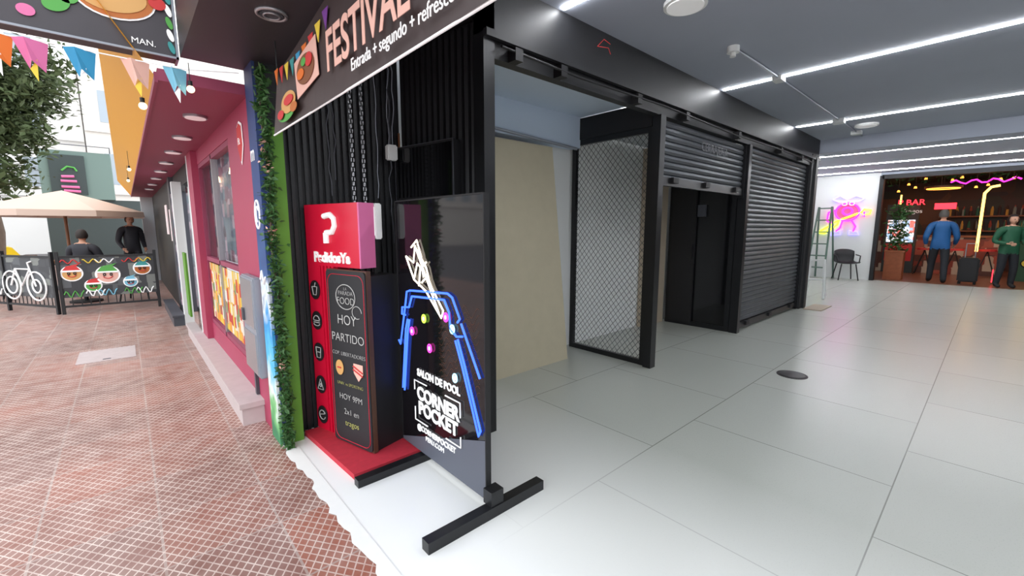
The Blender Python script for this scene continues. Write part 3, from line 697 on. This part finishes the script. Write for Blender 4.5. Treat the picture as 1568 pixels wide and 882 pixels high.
# ------------------------------------------------------------------ rear wall items
g=group('neon_wall_sign',(13.985,3.4,0),FA)
y=-.02
cx,cz=.78,1.72; rr_=.022
tube('body_ring',[arc(cx,cz,.25,.22,y=y),arc(cx,cz+.02,.10,.09,y=y)],rr_,M['npink2'],g,cyc=True)
disc('body_fill',arc(cx,cz,.24,.21,y=-.004),M['pink'],g)
tube('guitar',[[T(.2,1.2),T(.3,1.28),T(.42,1.36),T(.5,1.45),T(.62,1.5),T(.6,1.4),T(.45,1.27),T(.33,1.17),T(.2,1.2)],[T(.55,1.48),T(1.1,1.72)]],rr_,M['nlime'],g)
tube('guitar_head',[T(1.05,1.66),T(1.12,1.78),T(1.26,1.76),T(1.24,1.66),T(1.1,1.64),T(1.05,1.66)],.02,M['norange'],g)
tube('arm_left',[T(.55,1.78),T(.38,1.72),T(.36,1.5),T(.5,1.42)],rr_,M['npink2'],g)
tube('arm_right',[T(1.02,1.7),T(1.14,1.6),T(1.12,1.72)],rr_,M['npink2'],g)
tube('hat',[[T(.45,2.05),T(.6,2.14),T(.75,2.03),T(.92,2.13),T(1.1,2.05),T(.98,1.97),T(.78,2.0),T(.6,1.97),T(.45,2.05)]],.018,mat('neon_violet',s(170,150,255),emit=1.8,ecol=(.35,.3,1)),g)
tube('eyes',[arc(.71,1.93,.05,.04,y=-.03),arc(.86,1.93,.05,.04,y=-.03)],.015,M['paper'],g,cyc=True)
tube('legs',[[T(.70,1.52),T(.66,1.32),T(.58,1.22)],[T(.88,1.52),T(.98,1.35),T(.94,1.22)]],rr_,M['npink2'],g)
tube('shoes',[[T(.66,1.24),T(.5,1.2),T(.48,1.12),T(.68,1.14),T(.66,1.24)],[T(.86,1.24),T(.86,1.14),T(1.06,1.14),T(1.02,1.22),T(.86,1.24)]],.018,mat('neon_violet2',s(150,120,255),emit=1.6,ecol=(.3,.3,1)),g)
def chair(name,loc,rz,m):
    g=group(name,loc,rz)
    bm=bmesh.new(); n=10; rows=[]
    prof=[(-.20,.44),(-.1,.43),(.05,.425),(.15,.44),(.2,.5),(.23,.62),(.25,.78)]
    for yy,z in prof:
        row=[]
        for i in range(n+1):
            t=i/n*2-1; w=.22 if z<.5 else .22-.02*(z-.5)
            row.append(bm.verts.new((t*w,yy-(abs(t)**2)*.06*(1 if z>.5 else 0),z+abs(t)**3*.04*(1 if z<.5 else 0)-(abs(t)**3)*.05*(1 if z>.7 else 0))))
        rows.append(row)
    for a,b in zip(rows,rows[1:]):
        for i in range(n): bm.faces.new((a[i],a[i+1],b[i+1],b[i]))
    o=fin(bm,'seat_shell',g,[m],True); md=o.modifiers.new('t','SOLIDIFY'); md.thickness=.015
    tube('legs',[[(sx_*.15,yy,.42),(sx_*.21,yy*1.4,0.01)] for sx_ in (-1,1) for yy in (-.14,.16)],.014,m,g)
    tube('arms',[[(sx_*.22,-.12,.44),(sx_*.25,-.08,.62),(sx_*.24,.15,.64)] for sx_ in (-1,1)],.014,m,g)
    return g
chair('plastic_armchair',(13.55,2.45,0),R(-60),M['black2'])
def ladder(name,loc,rz,h,m,w=.42):
    g=group(name,loc,rz)
    L=[[(-w/2,-.0,0.01),(-w*.35,.25,h)],[(w/2,0,0.01),(w*.35,.25,h)],[(-w/2,.55,0.01),(-w*.35,.28,h)],[(w/2,.55,0.01),(w*.35,.28,h)]]
    tube('rails',L,.022,m,g)
    st=[]; n=int(h/.27)
    for i in range(1,n+1):
        t=i/n*.98; ww=w/2-(w*.15)*t; st.append((-ww,ww,.25*t-.035,.25*t+.035,h*t-.015,h*t+.015))
    boxes('steps',st,m,g); return g
ladder('step_ladder',(13.3,3.05,0),R(-100),1.85,mat('ladder_green',s(95,120,108),.5))
ladder('aluminium_step_ladder',(9.45,2.15,0),R(-80),.72,M['white'],.3)

# ------------------------------------------------------------------ bar behind doorway
barw=mat_poster('bar_wall_mural',[s(52,36,30),s(70,40,30),s(40,44,40),s(86,50,30),s(44,30,40),s(60,30,28)],1.6,1.2)
box('bar_floor',14.15,21,-4,4,-.1,0,mat('bar_floor_tile',s(120,80,62),.3,noise=.2,nscale=6))
box('wall_bar_back',20,20.1,-4,4,0,3,barw); box('wall_bar_left',14.15,20,3.9,4,0,3,barw); box('wall_bar_right',14.15,20,-4.1,-4,0,3,barw)
box('ceiling_bar',14.12,20,-4,4,2.8,2.9,mat('bar_ceiling',s(40,30,28),.8))
g=group('bar_counter'); boxes('counter',[(17.5,18,-.2,2.6,0,1.05,0),(17.42,18.05,-.25,2.65,1.05,1.1,1)],[mat_poster('counter_front',[s(120,50,36),s(170,150,130),s(80,46,36),s(150,70,50)],5,5,.1),M['wood']],g)
g=group('drink_fridge'); boxes('cabinet',[(17.15,17.4,1.55,2.25,0,2.0,0),(17.13,17.15,1.6,2.2,.9,1.55,1),(17.13,17.15,1.6,2.2,.35,.85,2)],[M['tealdk'],mat_poster('fridge_glow',[s(225,235,245),s(170,200,230),s(230,120,110),s(240,240,240)],11,11,.9),M['redc']],g)
g=group('bottle_shelf')
boxes('shelves',[(19.6,19.95,-1.0,1.3,z,z+.04) for z in (1.2,1.65)],M['wood'],g)
bm=bmesh.new()
for z in (1.24,1.69):
    for i in range(15):
        yy=-.9+i*.15
        bmesh.ops.create_cone(bm,cap_ends=True,segments=8,radius1=.035,radius2=.035,depth=.2,matrix=Matrix.Translation((19.75,yy,z+.1)))
        bmesh.ops.create_cone(bm,cap_ends=True,segments=8,radius1=.03,radius2=.012,depth=.1,matrix=Matrix.Translation((19.75,yy,z+.25)))
fin(bm,'bottles',g,[M['bottles']])
g=group('neon_bar_signs',(16.6,2.4,0),FA)
text('word_red','P BAR',.22,(.72,0,2.02),M['nred'],g,ext=.02); box('red_panel',1.2,1.62,0,.03,1.82,1.98,M['nred'],g)
text('word_white','Tragos',.16,(.75,0,1.78),M['paper'],g,ext=.01)
tube('pink_script',[(1.5+i*.09,-.9,2.45+.05*math.sin(i*1.7)) for i in range(14)],.018,M['npink2'],g)
tube('arch_orange',[[(2.1,0,.7),(2.1,0,2.2),(2.2,0,2.35),(2.35,0,2.38)]],.03,M['nyel'],g)
g=group('string_bulb_garland')
for i in range(16):
    x=14.9+random.uniform(0,2.5); yy=-1.2+i*.21; z=2.35+random.uniform(-.05,.2)
    tube('cord_%d'%i,[(x,yy,2.8),(x,yy,z+.04)],.005,M['black2'],g); cyl('bulb_%d'%i,(x,yy,z),.035,.05,M['norange'],g,.02,12)
g=group('hanging_wood_lamp'); cyl('shade',(15.4,1.0,2.3),.35,.05,M['wood'],g,.35); tube('rod',[(15.4,1.0,2.35),(15.4,1.0,2.8)],.01,M['black2'],g); tube('ring_light',[(p[0],p[2],2.29) for p in arc(15.4,1.0,.3,.3)],.012,M['norange'],g,cyc=True)
g=group('orange_led_columns'); boxes('tubes',[(15.6,15.64,-.62,-.58,.9,2.3,0),(19.3,19.34,2.2,2.24,.2,2.4,0)],[M['nyel']],g)
boxes('red_led_strip',[(15.0,15.02,-.05,-.03,.05,.35)],M['nred'],g)
def planter(name,x,y,w,h,n,zt):
    g=group(name,(x,y,0)); boxes('planter',[(-w/2,w/2,-w/2,w/2,0,h),(-w/2-.02,w/2+.02,-w/2-.02,w/2+.02,h-.05,h)],mat('planter_wood',s(140,74,38),.5,noise=.3,nscale=12),g)
    leaves('leaves',[(random.gauss(0,w*.3),random.gauss(0,w*.3),random.uniform(h,zt)) for _ in range(n)],.06,M['leaf'],g)
planter('potted_plant',14.75,1.68,.36,.75,600,1.9); planter('potted_plant',15.2,-1.2,.5,.5,400,1.6)
g=group('hanging_foliage'); leaves('leaves',[(random.uniform(14.3,15.1),random.uniform(-1.5,2.0),2.78-abs(random.gauss(0,.14))) for _ in range(1300)],.07,M['leaf'],g)
g=group('painted_mural_panel',(16.4,-.40,0),FA); box('panel',0,1.2,0,.05,.0,1.5,mat('mural_green',s(40,80,52),.6),g)
for i,(x,z,r,c) in enumerate(((.15,1.0,.13,'orange'),(.3,.7,.16,'greenc'),(.5,1.05,.14,'yellow'),(.2,.45,.12,'yellow'),(.55,.6,.15,'teal2'),(.8,.9,.15,'greenc'))):
    disc('blob_%d'%i,arc(x,z,r,r*.85,y=-.004),M[c],g,.003); tube('outline_%d'%i,arc(x,z,r,r*.85,y=-.01),.01,M['black2'],g,cyc=True)
g=group('bar_stool'); 
for i,(x,yy) in enumerate(((16.9,1.3),(16.9,.7),(16.9,.1))):
    cyl('seat_%d'%i,(x,yy,.7),.17,.05,M['redc'],g); tube('legs_%d'%i,[[(x,yy,.7),(x+a*.18,yy+b*.18,0.01)] for a in (-1,1) for b in (-1,1)],.012,M['black2'],g)
lt=bpy.data.lights.new('bar_light','AREA'); lt.energy=38; lt.size=3; lt.color=(1,.52,.3); lo=bpy.data.objects.new('bar_ceiling_light',lt); lo.location=(17,.5,2.7); COL.objects.link(lo)

# ------------------------------------------------------------------ street end: fence, umbrella, buildings
g=group('terrace_fence')
def fence(a,b,nm,bike=False):
    a=Vector((*a,0));b=Vector((*b,0)); d=b-a; L=d.length; e=bpy.data.objects.new(nm,None); COL.objects.link(e); e.parent=g; e.location=a; e.rotation_euler=(0,0,math.atan2(d.y,d.x))
    n=max(1,round(L/1.15)); w=L/n
    l=[]
    for i in range(n+1): l.append((i*w-.02,i*w+.02,-.02,.02,0,.95))
    l+= [(0,L,-.015,.015,.10,.13),(0,L,-.015,.015,.86,.89)]
    for i in range(int(L/.1)): l.append((i*.1,i*.1+.012,.012,.02,.13,.88))
    boxes(nm+'_frame',l,M['black2'],e)
    box(nm+'_panel',.02,L-.02,0,.008,.25,.86,mat_poster('graffiti_panel_'+nm,[s(60,62,66),s(84,88,92),s(52,54,58),s(120,124,120)],9,9,axis='XZ'),e)
    if bike:
        tube(nm+'_wheels',[arc(1.35,.42,.22,.22,y=-.012),arc(1.95,.42,.22,.22,y=-.012),arc(1.35,.42,.13,.13,y=-.012),arc(1.95,.42,.1,.1,y=-.012)],.012,M['paper'],e,cyc=True)
        tube(nm+'_bicycle_frame',[[T(1.35,.42),T(1.5,.68),T(1.85,.68),T(1.95,.42)],[T(1.5,.68),T(1.62,.42),T(1.85,.68)],[T(1.85,.68),T(1.82,.78),T(1.9,.8)]],.012,M['paper'],e)
    cs=['redc','redc','greenc','sky','teal2','orange','redc','pink','sky']
    x=.14;j=0
    while x<(L-.08 if not bike else 1.1):
        z=(.62,.42,.58,.45,.66)[j%5]; r=(.11,.09,.13,.08,.1)[j%5]; c=M[cs[j%9]]
        # small characters: head, hat, scarf
        disc('%s_halo_%d'%(nm,j),arc(x,z,r*1.15,r*1.1,y=-.001),M['paper'],e,.003)
        disc('%s_face_%d'%(nm,j),arc(x,z-.01,r*.95,r*.85,y=-.005),M[('bun','greenc','peach','sky','bunedge')[j%5]],e,.003)
        disc('%s_hat_%d'%(nm,j),[(x-r,-.009,z+r*.3),(x+r,-.009,z+r*.3),(x+r*.5,-.009,z+r*1.0),(x+r*.9,-.009,z+r*1.35),(x-r*.5,-.009,z+r*1.0)],c,e,.003)
        tube('%s_hatband_%d'%(nm,j),[(x-r,-.014,z+r*.3),(x+r,-.014,z+r*.3)],.014,M['paper'],e)
        tube('%s_eyes_%d'%(nm,j),[arc(x-r*.3,z,.012,.02,y=-.014),arc(x+r*.3,z,.012,.02,y=-.014)],.006,M['black2'],e,cyc=True)
        tube('%s_smile_%d'%(nm,j),arc(x,z-.01,r*.45,r*.4,200,340,n=8,y=-.014),.006,M['redc'],e)
        tube('%s_curl_%d'%(nm,j),[(x-r+.02*i,-.012,.30+.05*math.sin(i*1.3)) for i in range(12)],.009,M[('greenc','paper','sky')[j%3]],e)
        tube('%s_top_%d'%(nm,j),[(x-r+.02*i,-.012,.80+.03*math.sin(i*1.1+j)) for i in range(12)],.008,M[('redc','yellow','paper')[j%3]],e)
        x+=r*2.0;j+=1
fence((-.80,9.35),(.33,9.28),'front'); fence((-2.1,11.4),(-.86,9.4),'side',True)
g=group('terrace_umbrella',(-.92,13.3,0))
tube('pole',[(0,0,0),(0,0,2.05)],.03,M['wood'],g)
bm=bmesh.new(); top=bm.verts.new((0,0,2.1)); n=8; ring=[];mid=[];val=[]
for i in range(n):
    t=2*math.pi*(i+.5)/n; ring.append(bm.verts.new((1.38*math.cos(t),1.38*math.sin(t),1.66))); mid.append(bm.verts.new((.6*math.cos(t),.6*math.sin(t),1.92))); val.append(bm.verts.new((1.39*math.cos(t),1.39*math.sin(t),1.54)))
for i in range(n):
    j=(i+1)%n; bm.faces.new((top,mid[i],mid[j])); bm.faces.new((mid[i],ring[i],ring[j],mid[j])); bm.faces.new((ring[i],val[i],val[j],ring[j]))
fin(bm,'canopy',g,[M['canvas']])
tube('ribs',[[(0,0,1.75),(1.2*math.cos(2*math.pi*(i+.5)/8),1.2*math.sin(2*math.pi*(i+.5)/8),1.66)] for i in range(8)],.012,M['wood'],g)
cyl('base',(0,0,0),.28,.08,M['greyd'],g)
def table(name,x,y):
    g=group(name,(x,y,0)); box('top',-.35,.35,-.35,.35,.72,.76,M['wood'],g,.005); tube('leg',[(0,0,.02),(0,0,.72)],.03,M['black2'],g); cyl('foot',(0,0,0),.22,.03,M['black2'],g)
table('terrace_table',-.62,10.75); chair('terrace_chair',(-.6,11.75,0),R(0),M['black2']); chair('terrace_chair',(-1.5,11.9,0),R(20),M['black2']); table('terrace_table',-1.75,12.9)
chair('terrace_chair',(0.1,10.4,0),R(160),M['black2'])
def tree(x,y,h,cr,n,cz):
    g=group('street_tree',(x,y,0))
    tube('trunk',[(0,0,0),(.1,0,h*.3),(0,.1,h*.6),(.1,0,h)],.13,M['bark'],g)
    tube('branches',[[(0,.05,h*.5),(random.uniform(-cr,cr)*.7,random.uniform(-cr,cr)*.7,cz+random.uniform(-.5,1))] for _ in range(9)],.04,M['bark'],g)
    pts=[]
    for _ in range(34):
        c=Vector((random.gauss(0,cr*.5),random.gauss(0,cr*.5),cz+random.gauss(0,cr*.75)))
        pts+=[(c.x+random.gauss(0,.27),c.y+random.gauss(0,.27),c.z+random.gauss(0,.25)) for _ in range(n//34)]
    leaves('leaves',pts,.11,M['leaf2'],g)
tree(-2.45,16.5,4.0,1.0,12000,4.4)
g=group('teal_sign_building')
boxes('block',[(-2.0,-.15,22,24,2.35,4.0,0),(-2.0,1,22.3,24,0,2.35,1)],[M['teal'],M['tealdk']],g)
box('sign',-1.75,-.85,21.93,22,2.5,3.85,M['tealdk'],g)
def sh(P): return [(x-1.75,21.9,z) for x,_,z in P]
tube('logo_pink',[sh([(.25,0,2.75),(.7,0,2.75)]),sh([(.25,0,2.95),(.65,0,2.95)]),sh([(.28,0,3.1),(.6,0,3.12)]),sh([(.3,0,2.62),(.72,0,2.6)])],.045,M['pink'],g)
tube('logo_green',sh([(.3,0,3.3),(.45,0,3.45),(.62,0,3.42),(.68,0,3.3)]),.03,M['greenc'],g)
tube('rail',[(-2,21.9,4.0),(-2,21.9,4.2),(-.15,21.9,4.2),(-.15,21.9,4.0)],.02,M['greyd'],g)
def building(name,x0,x1,y0,y1,h,m,fw=1.6,fh=3):
    g=group(name); box('mass',x0,x1,y0,y1,-.1,h,m,g)
    l=[];x=x0+.6
    while x+1<x1:
        z=3.5
        while z+1.6<h: l.append((x,x+.9,y0-.03,y0,z,z+1.5)); z+=fh
        x+=fw
    boxes('windows',l,M['bwin'],g)
    boxes('ledges',[(x0,x1,y0-.15,y0,z,z+.15) for z in [3+i*fh for i in range(int((h-3)/fh))]],m,g)
building('apartment_building',-9,-1.2,34,40,16,M['build']); building('apartment_building',-1.0,6,30,36,11,M['build2']); building('apartment_building',-22,-9.5,30,40,20,M['build2'])
g=group('taxi_car',(-4.6,19.5,-.1),R(10))
bm=bmesh.new(); prof=[(-2.1,.3),(-2.15,.65),(-1.9,.88),(-1.2,.95),(-.7,1.42),(.6,1.45),(1.2,.98),(2.0,.85),(2.15,.6),(2.1,.3)]
a=[bm.verts.new((x,-.82,z)) for x,z in prof]; b=[bm.verts.new((x,.82,z)) for x,z in prof]
bm.faces.new(a); bm.faces.new(b[::-1])
for i in range(len(prof)): bm.faces.new((a[i],b[i],b[(i+1)%len(prof)],a[(i+1)%len(prof)]))
bmesh.ops.recalc_face_normals(bm,faces=bm.faces[:]); fin(bm,'body',g,[M['taxi']])
boxes('windows',[(-.75,-.05,-.835,.835,1.0,1.33),(.03,.65,-.835,.835,1.0,1.33)],M['blackgloss'],g)
for i,(x,yy) in enumerate(((-1.35,-.8),(1.35,-.8),(-1.35,.8),(1.35,.8))):
    bm=bmesh.new(); bmesh.ops.create_cone(bm,cap_ends=True,segments=24,radius1=.32,radius2=.32,depth=.2,matrix=Matrix.Translation((x,yy,.32))@Matrix.Rotation(R(90),4,'X')); fin(bm,'wheel_%d'%i,g,[M['tire']])

# ------------------------------------------------------------------ world, camera
w=bpy.data.worlds.new('World'); bpy.context.scene.world=w; w.use_nodes=True
bg=w.node_tree.nodes['Background']; bg.inputs['Color'].default_value=(.93,.97,1,1); bg.inputs['Strength'].default_value=2.1
cam=bpy.data.cameras.new('camera'); cam.sensor_width=36; cam.lens=671/1600*36; cam.clip_start=.02; cam.clip_end=300
co=bpy.data.objects.new('camera',cam); co.location=(0,0,1.3); co.rotation_euler=(R(90)-math.atan(93/671),0,R(48.2-90)); COL.objects.link(co)
bpy.context.scene.camera=co
sc=bpy.context.scene; sc.view_settings.view_transform='Standard'; sc.view_settings.look='None'; sc.view_settings.exposure=.3
